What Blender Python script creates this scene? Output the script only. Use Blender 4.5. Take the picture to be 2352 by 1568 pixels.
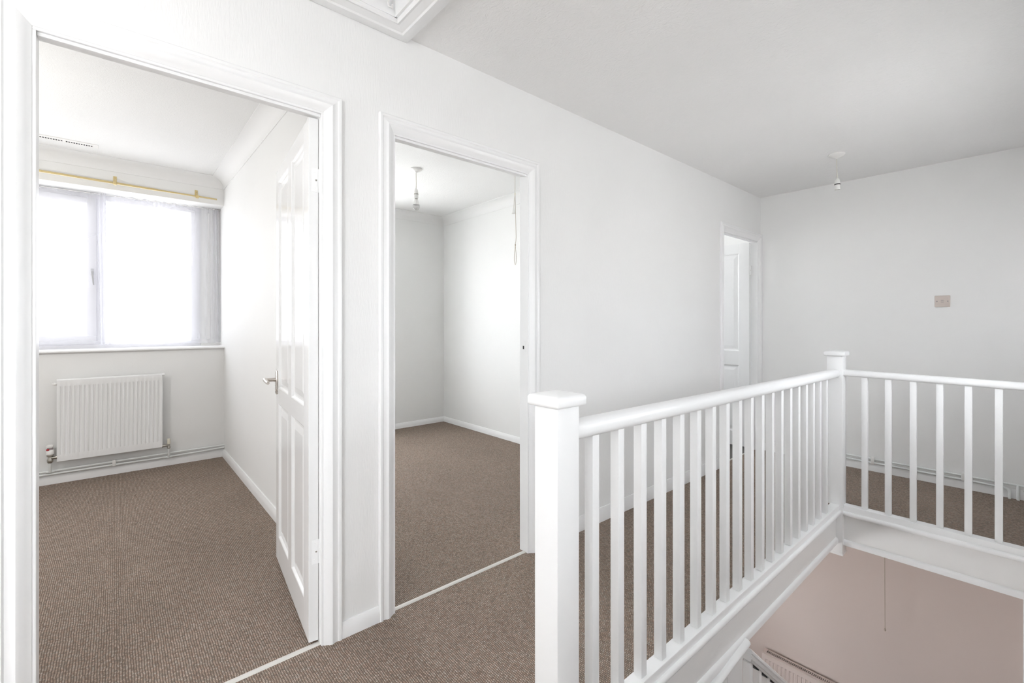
import bpy, bmesh, math, random
from mathutils import Vector, Matrix

random.seed(7)
for o in list(bpy.data.objects):
    bpy.data.objects.remove(o)
SC = bpy.context.scene
COL = SC.collection

# ------------------------------------------------------------------ camera
cam_d = bpy.data.cameras.new('camera')
cam_d.sensor_fit = 'HORIZONTAL'
cam_d.sensor_width = 36.0
cam_d.lens = 36.0 * 1050.0 / 2352.0
cam_d.shift_y = -(784.0 - 744.0) / 2352.0
cam_d.clip_start = 0.02
cam = bpy.data.objects.new('camera', cam_d)
COL.objects.link(cam)
cam.location = (1.76, 0.0, 1.205)
cam.rotation_euler = (math.radians(90), 0, math.radians(49.05))
SC.camera = cam

# ------------------------------------------------------------------ daylight: overcast sky
SKY = 17.0
wd = bpy.data.worlds.new('overcast_sky')
SC.world = wd
wd.use_nodes = True
wn = wd.node_tree
wn.nodes.clear()
w_out = wn.nodes.new('ShaderNodeOutputWorld')
w_bg = wn.nodes.new('ShaderNodeBackground')
w_tc = wn.nodes.new('ShaderNodeTexCoord')
w_sep = wn.nodes.new('ShaderNodeSeparateXYZ')
w_map = wn.nodes.new('ShaderNodeMapRange')
w_rmp = wn.nodes.new('ShaderNodeValToRGB')
w_map.inputs['From Min'].default_value = -1
w_map.inputs['From Max'].default_value = 1
w_rmp.color_ramp.elements[0].position = 0.42
w_rmp.color_ramp.elements[0].color = (0.96, 0.95, 0.95, 1)
w_rmp.color_ramp.elements[1].position = 0.53
w_rmp.color_ramp.elements[1].color = (0.95, 0.965, 1.0, 1)
w_bg.inputs['Strength'].default_value = SKY
wn.links.new(w_tc.outputs['Generated'], w_sep.inputs[0])
wn.links.new(w_sep.outputs['Z'], w_map.inputs['Value'])
wn.links.new(w_map.outputs[0], w_rmp.inputs['Fac'])
wn.links.new(w_rmp.outputs['Color'], w_bg.inputs['Color'])
wn.links.new(w_bg.outputs[0], w_out.inputs['Surface'])


def portal(name, loc, rot, sx, sy):
    """Sky portal in a window opening (guides sampling of the sky only)."""
    l = bpy.data.lights.new(name, 'AREA')
    l.shape = 'RECTANGLE'
    l.size, l.size_y = sx, sy
    l.cycles.is_portal = True
    o = bpy.data.objects.new(name, l)
    COL.objects.link(o)
    o.location = loc
    o.rotation_euler = rot
    return o


PI = math.pi
# openings: two bedroom windows, bathroom window; landing, stair and hallway ones added for light
portal('sky_portal_landing', (0.50, -2.76, 1.625), (PI / 2, 0, PI), 0.60, 0.95)
portal('sky_portal_stairs', (2.15, 2.96, 1.30), (0, PI / 2, 0), 0.60, 0.68)
portal('sky_portal_side', (2.15, -1.675, 1.50), (0, PI / 2, 0), 1.00, 1.25)
portal('sky_portal_added_opening', (2.15, 1.15, 1.325), (0, PI / 2, 0), 0.45, 0.46)
portal('sky_portal_end', (2.15, 4.175, 1.40), (0, PI / 2, 0), 0.90, 0.65)
portal('sky_portal_bedroom', (-3.47, -0.50, 1.642), (0, -PI / 2, 0), 1.285, 2.20)
portal('sky_portal_second_bedroom', (-3.36, 1.51, 1.39), (0, -PI / 2, 0), 1.22, 1.18)
portal('sky_portal_bathroom', (-2.26, 4.10, 1.70), (0, -PI / 2, 0), 0.90, 0.80)
portal('sky_portal_below', (-0.99, 2.65, -1.435), (0, -PI / 2, 0), 0.97, 1.20)
portal('sky_portal_hallway', (1.60, -2.76, -1.45), (PI / 2, 0, PI), 0.70, 0.80)

# fill light added out of view in the left bedroom, without any fitting
FILL_POWER = 27.0
ll = bpy.data.lights.new('bedroom_fill_light', 'POINT')
ll.energy = FILL_POWER
ll.color = (1.0, 0.985, 0.96)
ll.shadow_soft_size = 0.06
llo = bpy.data.objects.new('bedroom_fill_light', ll)
COL.objects.link(llo)
llo.location = (-1.55, -1.05, 1.75)

SC.cycles.transparent_max_bounces = 48
SC.view_settings.view_transform = 'Standard'
SC.view_settings.look = 'None'
SC.view_settings.gamma = 1.0
SC.view_settings.use_curve_mapping = False
SC.view_settings.exposure = 0.23


# ------------------------------------------------------------------ materials
def mat_base(name):
    m = bpy.data.materials.new(name)
    m.use_nodes = True
    nt = m.node_tree
    return m, nt, nt.nodes['Principled BSDF']


def N(nt, t, **kw):
    n = nt.nodes.new(t)
    for k, v in kw.items():
        if hasattr(n, k):
            setattr(n, k, v)
        else:
            n.inputs[k].default_value = v
    return n


def paint(name, col, rough=0.6, bump=0.0, scale=(1, 1, 1), dist=0.002, detail=4, warp=0.0, mottled=0.03, spec=0.3):
    m, nt, b = mat_base(name)
    tc = N(nt, 'ShaderNodeTexCoord')
    big = N(nt, 'ShaderNodeTexNoise')
    big.inputs['Scale'].default_value = 1.7
    big.inputs['Detail'].default_value = 3
    nt.links.new(tc.outputs['Object'], big.inputs['Vector'])
    mix = N(nt, 'ShaderNodeMix', data_type='RGBA')
    mix.inputs['A'].default_value = (col[0] * (1 - mottled), col[1] * (1 - mottled), col[2] * (1 - mottled), 1)
    mix.inputs['B'].default_value = (min(1, col[0] * (1 + mottled)), min(1, col[1] * (1 + mottled)), min(1, col[2] * (1 + mottled)), 1)
    nt.links.new(big.outputs['Fac'], mix.inputs['Factor'])
    nt.links.new(mix.outputs['Result'], b.inputs['Base Color'])
    b.inputs['Roughness'].default_value = rough
    b.inputs['Specular IOR Level'].default_value = spec
    if bump:
        mp = N(nt, 'ShaderNodeMapping')
        mp.inputs['Scale'].default_value = scale
        nz = N(nt, 'ShaderNodeTexNoise')
        nz.inputs['Scale'].default_value = 1.0
        nz.inputs['Detail'].default_value = detail
        nz.inputs['Distortion'].default_value = warp
        bp = N(nt, 'ShaderNodeBump')
        bp.inputs['Strength'].default_value = bump
        bp.inputs['Distance'].default_value = dist
        nt.links.new(tc.outputs['Object'], mp.inputs['Vector'])
        nt.links.new(mp.outputs[0], nz.inputs['Vector'])
        nt.links.new(nz.outputs['Fac'], bp.inputs['Height'])
        nt.links.new(bp.outputs[0], b.inputs['Normal'])
    return m


def metal(name, col, rough=0.3, metallic=1.0):
    m, nt, b = mat_base(name)
    tc = N(nt, 'ShaderNodeTexCoord')
    nz = N(nt, 'ShaderNodeTexNoise')
    nz.inputs['Scale'].default_value = 60
    rm = N(nt, 'ShaderNodeMapRange')
    rm.inputs['To Min'].default_value = rough * 0.8
    rm.inputs['To Max'].default_value = rough * 1.3
    nt.links.new(tc.outputs['Object'], nz.inputs['Vector'])
    nt.links.new(nz.outputs['Fac'], rm.inputs['Value'])
    nt.links.new(rm.outputs[0], b.inputs['Roughness'])
    b.inputs['Base Color'].default_value = (*col, 1)
    b.inputs['Metallic'].default_value = metallic
    return m


def carpet(name):
    """Ribbed loop-pile carpet: rows of loops, each loop its own shade."""
    m, nt, b = mat_base(name)
    tc = N(nt, 'ShaderNodeTexCoord')
    L = nt.links.new
    PITCH_Y, PITCH_X = 0.0074, 0.0080
    sep = N(nt, 'ShaderNodeSeparateXYZ')
    wob = N(nt, 'ShaderNodeTexNoise')
    wob.inputs['Scale'].default_value = 26
    wob.inputs['Detail'].default_value = 1
    wadd = N(nt, 'ShaderNodeVectorMath', operation='MULTIPLY_ADD')
    wadd.inputs[1].default_value = (0.006, 0.006, 0)
    L(tc.outputs['Object'], wob.inputs['Vector'])
    L(wob.outputs['Color'], wadd.inputs[0])
    L(tc.outputs['Object'], wadd.inputs[2])
    L(wadd.outputs[0], sep.inputs[0])

    def mth(op, a, bb=None):
        n = N(nt, 'ShaderNodeMath', operation=op)
        for i, v in enumerate((a, bb)):
            if v is None:
                continue
            if isinstance(v, (int, float)):
                n.inputs[i].default_value = v
            else:
                L(v, n.inputs[i])
        return n.outputs[0]
    ry = mth('DIVIDE', sep.outputs['Y'], PITCH_Y)
    row = mth('FLOOR', ry)
    off = mth('MULTIPLY', mth('MODULO', mth('ABSOLUTE', row), 2.0), 0.5)
    rx = mth('ADD', mth('DIVIDE', sep.outputs['X'], PITCH_X), off)
    cel = mth('FLOOR', rx)
    fy = mth('SUBTRACT', mth('FRACT', ry), 0.5)
    fx = mth('SUBTRACT', mth('FRACT', rx), 0.5)
    d = mth('SQRT', mth('ADD', mth('MULTIPLY', mth('MULTIPLY', fy, fy), 1.3), mth('MULTIPLY', fx, fx)))
    hgt = mth('SUBTRACT', 1.0, mth('MULTIPLY', d, 1.6))
    cmb = N(nt, 'ShaderNodeCombineXYZ')
    L(row, cmb.inputs[0])
    L(cel, cmb.inputs[1])
    wn_ = N(nt, 'ShaderNodeTexWhiteNoise', noise_dimensions='3D')
    L(cmb.outputs[0], wn_.inputs['Vector'])
    rmp = N(nt, 'ShaderNodeValToRGB')
    e = rmp.color_ramp.elements
    e[0].position, e[0].color = 0.0, (0.240, 0.190, 0.158, 1)
    e[1].position, e[1].color = 1.0, (0.510, 0.430, 0.372, 1)
    k = e.new(0.15)
    k.color = (0.330, 0.260, 0.212, 1)
    k = e.new(0.7)
    k.color = (0.425, 0.345, 0.288, 1)
    L(wn_.outputs['Value'], rmp.inputs['Fac'])
    # shade deep between loops painted into the colour, darker away from each loop centre
    gap = N(nt, 'ShaderNodeMapRange')
    gap.inputs['From Min'].default_value = 0.1
    gap.inputs['From Max'].default_value = 0.55
    L(hgt, gap.inputs['Value'])
    mix = N(nt, 'ShaderNodeMix', data_type='RGBA')
    mix.inputs['A'].default_value = (0.150, 0.118, 0.096, 1)
    L(gap.outputs[0], mix.inputs['Factor'])
    L(rmp.outputs['Color'], mix.inputs['B'])
    # yarn flecks: some loops rosier, some greyer
    wn2 = N(nt, 'ShaderNodeTexWhiteNoise', noise_dimensions='3D')
    c2 = N(nt, 'ShaderNodeCombineXYZ')
    L(cel, c2.inputs[0])
    L(row, c2.inputs[1])
    c2.inputs[2].default_value = 3.3
    L(c2.outputs[0], wn2.inputs['Vector'])
    tint = N(nt, 'ShaderNodeValToRGB')
    te = tint.color_ramp.elements
    te[0].position, te[0].color = 0.0, (1.05, 0.97, 0.93, 1)
    te[1].position, te[1].color = 1.0, (0.96, 1.01, 1.02, 1)
    L(wn2.outputs['Value'], tint.inputs['Fac'])
    tm = N(nt, 'ShaderNodeMix', data_type='RGBA', blend_type='MULTIPLY')
    tm.inputs['Factor'].default_value = 1.0
    L(mix.outputs['Result'], tm.inputs['A'])
    L(tint.outputs['Color'], tm.inputs['B'])
    mix = tm
    # broad wear
    big = N(nt, 'ShaderNodeTexNoise')
    big.inputs['Scale'].default_value = 2.2
    big.inputs['Detail'].default_value = 4
    L(tc.outputs['Object'], big.inputs['Vector'])
    hsv = N(nt, 'ShaderNodeHueSaturation')
    vm = N(nt, 'ShaderNodeMapRange')
    vm.inputs['To Min'].default_value = 0.80
    vm.inputs['To Max'].default_value = 1.04
    L(big.outputs['Fac'], vm.inputs['Value'])
    L(vm.outputs[0], hsv.inputs['Value'])
    L(mix.outputs['Result'], hsv.inputs['Color'])
    L(hsv.outputs['Color'], b.inputs['Base Color'])
    b.inputs['Roughness'].default_value = 0.95
    b.inputs['Specular IOR Level'].default_value = 0.1
    bp = N(nt, 'ShaderNodeBump')
    bp.inputs['Strength'].default_value = 0.5
    bp.inputs['Distance'].default_value = 0.002
    L(hgt, bp.inputs['Height'])
    L(bp.outputs[0], b.inputs['Normal'])
    return m


def sheer(name):
    m, nt, b = mat_base(name)
    nt.nodes.remove(b)
    out = nt.nodes['Material Output']
    tr = N(nt, 'ShaderNodeBsdfTransparent')
    tl = N(nt, 'ShaderNodeBsdfTranslucent')
    df = N(nt, 'ShaderNodeBsdfDiffuse')
    tl.inputs['Color'].default_value = (0.80, 0.80, 0.84, 1)
    df.inputs['Color'].default_value = (0.80, 0.80, 0.84, 1)
    m1 = N(nt, 'ShaderNodeMixShader')
    m1.inputs[0].default_value = 0.5
    m2 = N(nt, 'ShaderNodeMixShader')
    nt.links.new(tl.outputs[0], m1.inputs[1])
    nt.links.new(df.outputs[0], m1.inputs[2])
    at = N(nt, 'ShaderNodeAttribute')
    at.attribute_name = 'cloth_density'          # gathered cloth lies in more layers
    nt.links.new(at.outputs['Fac'], m2.inputs[0])
    nt.links.new(tr.outputs[0], m2.inputs[1])
    nt.links.new(m1.outputs[0], m2.inputs[2])
    nt.links.new(m2.outputs[0], out.inputs['Surface'])
    return m


def glass(name, tint=(0.97, 0.98, 0.98), refl=0.06):
    m, nt, b = mat_base(name)
    nt.nodes.remove(b)
    out = nt.nodes['Material Output']
    tr = N(nt, 'ShaderNodeBsdfTransparent')
    tr.inputs['Color'].default_value = (*tint, 1)
    gl = N(nt, 'ShaderNodeBsdfGlossy')
    gl.inputs['Roughness'].default_value = 0.02
    mx = N(nt, 'ShaderNodeMixShader')
    mx.inputs[0].default_value = refl
    nt.links.new(tr.outputs[0], mx.inputs[1])
    nt.links.new(gl.outputs[0], mx.inputs[2])
    nt.links.new(mx.outputs[0], out.inputs['Surface'])
    return m


M = {}
M['wall'] = paint('wall_paint_anaglypta', (0.895, 0.893, 0.885), 0.55, 0.42, (150, 150, 24), 0.002, 3, 0.6)
M['wall_far'] = paint('wall_paint_smooth', (0.895, 0.89, 0.88), 0.6, 0.12, (160, 160, 160), 0.001, 3)
M['wall_room'] = paint('wall_paint_bedroom', (0.86, 0.86, 0.85), 0.6, 0.18, (140, 140, 60), 0.0015, 3)
M['ceiling'] = paint('ceiling_textured_paint', (0.925, 0.918, 0.912), 0.7, 0.6, (26, 40, 40), 0.005, 4, 2.2)
M['ceiling_room'] = paint('ceiling_stippled_paint', (0.86, 0.86, 0.85), 0.7, 0.8, (70, 110, 70), 0.003, 4, 1.0)
M['gloss'] = paint('woodwork_gloss_paint', (0.91, 0.91, 0.91), 0.28, 0.06, (55, 55, 55), 0.001, 3, 0, 0.015, 0.45)
M['door'] = paint('door_gloss_paint', (0.87, 0.87, 0.87), 0.14, 0.03, (30, 30, 30), 0.001, 2, 0, 0.01, 0.5)
M['satin'] = paint('fascia_satin_paint', (0.86, 0.85, 0.84), 0.30, 0.08, (40, 40, 40), 0.001, 2, 0, 0.015, 0.45)
M['pink'] = paint('stairwell_pink_paint', (0.70, 0.615, 0.575), 0.65, 0.12, (120, 120, 120), 0.001, 3)
M['rad'] = paint('radiator_enamel', (0.87, 0.87, 0.87), 0.30, 0, mottled=0.01, spec=0.45)
M['pipe'] = paint('pipe_paint', (0.80, 0.82, 0.81), 0.35, 0, mottled=0.03, spec=0.45)
M['plastic'] = paint('white_plastic', (0.86, 0.85, 0.83), 0.35, 0, mottled=0.01, spec=0.45)
M['cream'] = paint('cream_plastic', (0.80, 0.76, 0.64), 0.4, 0, mottled=0.02)
M['beige'] = paint('beige_plastic', (0.66, 0.58, 0.53), 0.4, 0, mottled=0.02)
M['dark'] = paint('dark_recess', (0.03, 0.03, 0.03), 0.8, 0)
M['handle'] = paint('grey_window_handle', (0.50, 0.50, 0.52), 0.35, 0)
M['grey'] = paint('grey_plastic', (0.36, 0.32, 0.32), 0.5, 0)
M['red'] = paint('red_plastic', (0.42, 0.04, 0.05), 0.4, 0)
M['cord'] = paint('cord_cotton', (0.70, 0.66, 0.58), 0.8, 0)
M['oldcord'] = paint('aged_cord', (0.52, 0.45, 0.38), 0.8, 0)
M['chrome'] = metal('satin_nickel', (0.62, 0.58, 0.54), 0.28)
M['tarnish'] = metal('tarnished_valve_metal', (0.42, 0.40, 0.36), 0.32)
M['brass'] = metal('brass_rod', (0.66, 0.53, 0.27), 0.38, 0.55)
M['bar'] = metal('carpet_bar_aluminium', (0.74, 0.72, 0.68), 0.4, 0.4)
M['upvc'] = paint('window_upvc', (0.84, 0.84, 0.88), 0.3, 0, mottled=0.01, spec=0.45)
M['vinyl'] = paint('bathroom_vinyl', (0.115, 0.105, 0.10), 0.45, 0, mottled=0.15)
M['carpet'] = carpet('carpet_loop_pile')
M['sheer'] = sheer('sheer_net')
M['glass'] = glass('window_glass')
M['glass_bedroom'] = glass('bedroom_window_glass', (0.485, 0.49, 0.495))
M['glass_second'] = glass('second_bedroom_window_glass', (0.90, 0.91, 0.91))
M['glass_dimmed'] = glass('dimmed_window_glass', (0.31, 0.31, 0.31))  # tinted only to cut the light through the added end window
M['frost'] = glass('bulb_glass', (0.9, 0.9, 0.9), 0.12)


# ------------------------------------------------------------------ mesh helpers
class MB:
    def __init__(s):
        s.bm = bmesh.new()

    def box(s, x0, x1, y0, y1, z0, z1, bev=0.0, seg=2):
        b = bmesh.new()
        vs = [b.verts.new((x, y, z)) for x in (x0, x1) for y in (y0, y1) for z in (z0, z1)]
        for f in ((0, 1, 3, 2), (4, 6, 7, 5), (0, 4, 5, 1), (2, 3, 7, 6), (0, 2, 6, 4), (1, 5, 7, 3)):
            b.faces.new([vs[i] for i in f])
        bmesh.ops.recalc_face_normals(b, faces=b.faces)
        if bev:
            bmesh.ops.bevel(b, geom=list(b.edges), offset=bev, segments=seg, affect='EDGES', profile=0.5)
        s._add(b)
        return s

    def _add(s, b, mtx=None):
        if mtx is not None:
            bmesh.ops.transform(b, matrix=mtx, verts=b.verts)
        me = bpy.data.meshes.new('t')
        b.to_mesh(me)
        b.free()
        s.bm.from_mesh(me)
        bpy.data.meshes.remove(me)

    def loft(s, rings, closed=True, caps=True):
        """rings: list of lists of points; consecutive rings are skinned."""
        b = bmesh.new()
        R = [[b.verts.new(p) for p in r] for r in rings]
        n = len(rings[0])
        for a, c in zip(R, R[1:]):
            for i in range(n if closed else n - 1):
                j = (i + 1) % n
                try:
                    b.faces.new((a[i], a[j], c[j], c[i]))
                except ValueError:
                    pass
        if caps and closed:
            for r in (R[0], R[-1]):
                try:
                    b.faces.new(r)
                except ValueError:
                    pass
        bmesh.ops.recalc_face_normals(b, faces=b.faces)
        s._add(b)
        return s

    def extrude(s, prof, axis, a, c, shear=None):
        """prof: 2-D closed polygon in the other two axes (in order x,y,z without axis)."""
        def P(u, v, t):
            return {'x': (t, u, v), 'y': (u, t, v), 'z': (u, v, t)}[axis]
        return s.loft([[P(u, v, a) for u, v in prof], [P(u, v, c) for u, v in prof]])

    def lathe(s, prof, center, axis='z', seg=20):
        cx, cy, cz = center
        rings = []
        for r, h in prof:
            ring = []
            for i in range(seg):
                t = 2 * PI * i / seg
                u, v = max(r, 1e-4) * math.cos(t), max(r, 1e-4) * math.sin(t)
                ring.append({'z': (cx + u, cy + v, cz + h), 'x': (cx + h, cy + u, cz + v), 'y': (cx + u, cy + h, cz + v)}[axis])
            rings.append(ring)
        return s.loft(rings)

    def tube(s, pts, r, seg=10):
        pts = [Vector(p) for p in pts]
        rings = []
        up = Vector((0, 0, 1))
        prev = None
        for i, p in enumerate(pts):
            d = (pts[min(i + 1, len(pts) - 1)] - pts[max(i - 1, 0)]).normalized()
            if prev is None:
                a = up if abs(d.dot(up)) < 0.9 else Vector((1, 0, 0))
                u = d.cross(a).normalized()
            else:
                u = (prev - d * prev.dot(d)).normalized()
            prev = u
            v = d.cross(u)
            rr = r[i] if isinstance(r, (list, tuple)) else r
            rings.append([p + u * (rr * math.cos(2 * PI * k / seg)) + v * (rr * math.sin(2 * PI * k / seg)) for k in range(seg)])
        return s.loft(rings)

    def build(s, name, mat, parent=None, smooth=None, mtx=None):
        me = bpy.data.meshes.new(name)
        if mtx is not None:
            bmesh.ops.transform(s.bm, matrix=mtx, verts=s.bm.verts)
        s.bm.to_mesh(me)
        s.bm.free()
        me.materials.append(M[mat])
        if smooth is not None:
            for p in me.polygons:
                p.use_smooth = True
            me.set_sharp_from_angle(angle=math.radians(smooth))
        o = bpy.data.objects.new(name, me)
        COL.objects.link(o)
        if parent is not None:
            o.parent = parent
        return o


def box(*a, **k):
    return MB().box(*a, **k)


def tag(o, label, cat, group=None, kind=None):
    o['label'] = label
    o['category'] = cat
    if group:
        o['group'] = group
    if kind:
        o['kind'] = kind
    return o


def struct(o, label, cat):
    return tag(o, label, cat, None, 'structure')


def thing(name, label, cat, loc=(0, 0, 0), rotz=0.0, group=None, kind=None):
    o = bpy.data.objects.new(name, None)
    COL.objects.link(o)
    o.empty_display_size = 0.1
    o.location = loc
    o.rotation_euler = (0, 0, rotz)
    return tag(o, label, cat, group, kind)


# ------------------------------------------------------------------ dimensions
CZ = 2.42        # landing ceiling
RZ = 2.52        # bedroom ceilings
LZ = -2.65       # hallway floor
YB, YF = -2.60, 4.70
XR = 2.02
D1 = (-0.160, 0.582)
D2 = (0.881, 1.636)
D3 = (3.914, 4.631)
DH = 1.992
XW = -3.12       # bedroom outside wall, room face
XO = -3.40       # its outside
PY = (0.75, 0.81)  # partition between bedrooms

# ------------------------------------------------------------------ big structure
# landing wall with three doorways (60 mm partition)
lin = 0.025
w = MB()
edges = [YB - 0.1]
for a, c in (D1, D2, D3):
    edges += [a - lin, c + lin]
edges.append(YF + 0.12)
for i in range(0, len(edges), 2):
    w.box(-0.06, 0, edges[i], edges[i + 1], -0.24, RZ + 0.05)
for a, c in (D1, D2, D3):
    w.box(-0.06, 0, a - lin, c + lin, DH + lin, RZ + 0.05)
    w.box(-0.06, 0, a - lin, c + lin, -0.24, -0.03)
struct(w.build('wall_left', 'wall'), 'long white landing wall pierced by three doorways', 'wall')

struct(box(-0.0, XR + 0.12, YF, YF + 0.12, -0.02, RZ + 0.05).build('wall_far', 'wall_far'),
       'plain white end wall of the landing behind the short balustrade', 'wall')
WSY, WSZ = (2.62, 3.30), (1.00, 1.60)      # added stair window opening, for light
WPY, WPZ = (-2.30, -1.05), (1.00, 2.00)     # window added beside the camera for light
WQY, WQZ = (0.92, 1.38), (1.10, 1.55)      # small added opening by the stairs, for light
WNY, WNZ = (3.85, 4.50), (0.95, 1.85)      # small window added to light the end of the landing
w = MB()
w.box(XR, XR + 0.12, YB - 0.15, WPY[0], -0.24, RZ + 0.05)
w.box(XR, XR + 0.12, WPY[1], WQY[0], -0.24, RZ + 0.05)
w.box(XR, XR + 0.12, WQY[1], WSY[0], -0.24, RZ + 0.05)
w.box(XR, XR + 0.12, WSY[1], WNY[0], -0.24, RZ + 0.05)
w.box(XR, XR + 0.12, WNY[1], YF + 0.12, -0.24, RZ + 0.05)
for (q, r) in ((WPY, WPZ), (WQY, WQZ), (WSY, WSZ), (WNY, WNZ)):
    w.box(XR, XR + 0.12, q[0], q[1], -0.24, r[0])
    w.box(XR, XR + 0.12, q[0], q[1], r[1], RZ + 0.05)
struct(w.build('wall_right', 'wall_far'),
       'white wall along the right side of the stairs outside the frame', 'wall')
# back wall of landing with a window opening added for light
WBX, WBZ = (0.20, 0.80), (1.15, 2.10)
w = MB()
w.box(-0.06, WBX[0], YB - 0.15, YB, -0.24, RZ)
w.box(WBX[1], XR, YB - 0.15, YB, -0.24, RZ)
w.box(WBX[0], WBX[1], YB - 0.15, YB, -0.24, WBZ[0])
w.box(WBX[0], WBX[1], YB - 0.15, YB, WBZ[1], RZ)
struct(w.build('wall_back', 'wall_far'), 'white landing wall with an added window opening behind the camera', 'wall')

# ceiling of landing with loft hatch hole
HX, HY = (0.086, 0.72), (0.16, 0.845)
w = MB()
w.box(0, HX[0], YB, YF, CZ, RZ + 0.05)
w.box(HX[1], XR, YB, YF, CZ, RZ + 0.05)
w.box(HX[0], HX[1], YB, HY[0], CZ, RZ + 0.05)
w.box(HX[0], HX[1], HY[1], YF, CZ, RZ + 0.05)
w.box(HX[0] - .03, HX[1] + .03, HY[0] - .03, HY[1] + .03, RZ + 0.05, RZ + 0.08)
struct(w.build('ceiling', 'ceiling'), 'white textured ceiling above the landing', 'ceiling')

# landing floor (carpet) round the stairwell
FX = 0.90       # edge of main fascia
FY = 3.64       # edge of far fascia
w = MB()
w.box(-0.03, 0.846, YB, YF, -0.03, 0)
w.box(0.846, 0.875, YB, .90, -0.03, 0)
w.box(0.846, 0.875, 3.72, YF, -0.03, 0)
w.box(0.875, XR, 3.687, YF, -0.03, 0)
w.box(0.875, XR, YB, 0.90, -0.03, 0)
struct(w.build('floor', 'carpet'), 'brown loop-pile carpet on the landing around the stairwell', 'floor')
w = MB()
w.box(-0.06, 0.850, YB, YF, -0.22, -0.03)
w.box(-0.96, -0.06, YB - .15, YF + .12, -0.24, -0.052)
w.box(0.850, 0.875, YB, .90, -0.22, -0.03)
w.box(0.850, 0.875, 3.72, YF, -0.22, -0.03)
w.box(0.875, XR, 3.687, YF, -0.22, -0.03)
w.box(0.875, XR, YB, 0.90, -0.22, -0.03)
struct(w.build('ceiling_hallway', 'pink'), 'underside of the landing over the hallway below', 'ceiling')

# bedroom 1
B1Y = -2.3
WY = (-1.60, 0.60)       # window frame opening
WZ = (1.003, 2.285)
w = MB()
w.box(XO, XW, B1Y, PY[0] + .06, -0.05, WZ[0])
w.box(XO, XW, B1Y, PY[0] + .06, WZ[1], RZ + 0.05)
w.box(XO, XW, B1Y, WY[0], WZ[0], WZ[1])
w.box(XO, -3.335, WY[1], PY[0] + .06, WZ[0], WZ[1])
struct(w.build('wall_bedroom_window', 'wall_room'), 'white bedroom wall under and over the wide curtained window', 'wall')
struct(box(XO, -0.06, PY[0], PY[1], -0.05, RZ + 0.05).build('wall_partition', 'wall_room'),
       'white partition on the right of the left bedroom behind its open door', 'wall')
struct(box(XO, -0.06, B1Y - 0.06, B1Y, -0.05, RZ + 0.05).build('wall_bedroom_left', 'wall_room'),
       'hidden left wall of the bedroom with the radiator', 'wall')
struct(box(XO, -0.06, B1Y, PY[0], RZ, RZ + 0.05).build('ceiling_bedroom', 'ceiling_room'),
       'white ceiling of the left bedroom with a slotted vent', 'ceiling')
struct(box(XO, -0.03, B1Y, PY[0], -0.03, 0).build('floor_bedroom', 'carpet'),
       'brown ribbed carpet in the left bedroom', 'floor')
# bedroom 2
R2Y = 3.085
X2 = -3.085
W2Y, W2Z = (0.92, 2.10), (0.78, 2.00)
w = MB()
w.box(XO, X2, PY[1], R2Y + 0.06, -0.05, W2Z[0])
w.box(XO, X2, PY[1], R2Y + 0.06, W2Z[1], RZ + 0.05)
w.box(XO, X2, PY[1], W2Y[0], W2Z[0], W2Z[1])
w.box(XO, X2, W2Y[1], R2Y + 0.06, W2Z[0], W2Z[1])
struct(w.build('wall_second_bedroom_window', 'wall_room'), 'white back wall seen through the narrow middle doorway', 'wall')
struct(box(XO, -0.06, R2Y, R2Y + 0.06, -0.05, RZ + 0.05).build('wall_second_bedroom_right', 'wall_room'),
       'white right wall of the room behind the middle doorway', 'wall')
struct(box(XO, -0.06, PY[1], R2Y, RZ - 0.01, RZ + 0.05).build('ceiling_second_bedroom', 'ceiling_room'),
       'textured white ceiling holding a bare bulb behind the middle doorway', 'ceiling')
struct(box(XO, -0.03, PY[1], R2Y, -0.03, 0).build('floor_second_bedroom', 'carpet'),
       'brown carpet in the room behind the middle doorway', 'floor')

# bathroom
BX = -2.1
BY = (3.145, 4.82)
WTY, WTZ = (3.70, 4.50), (1.25, 2.15)
w = MB()
w.box(BX - 0.15, BX, BY[0], BY[1], -0.05, WTZ[0])
w.box(BX - 0.15, BX, BY[0], BY[1], WTZ[1], RZ + .05)
w.box(BX - 0.15, BX, BY[0], WTY[0], WTZ[0], WTZ[1])
w.box(BX - 0.15, BX, WTY[1], BY[1], WTZ[0], WTZ[1])
struct(w.build('wall_bathroom_window', 'wall_room'), 'hidden outside wall of the room behind the farthest doorway', 'wall')
struct(box(BX, -0.06, BY[1] + 0.02, BY[1] + 0.14, -0.05, RZ + 0.05).build('wall_bathroom_far', 'wall_room'),
       'hidden end wall behind the farthest open door', 'wall')
struct(box(BX, -0.06, BY[0], BY[1] + .02, RZ, RZ + 0.05).build('ceiling_bathroom', 'ceiling_room'),
       'sliver of ceiling above the farthest open door', 'ceiling')
struct(box(BX, -0.045, BY[0], BY[1] + .02, -0.03, 0.002).build('floor_bathroom', 'vinyl'),
       'dark grey vinyl floor through the farthest doorway', 'floor')

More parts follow.
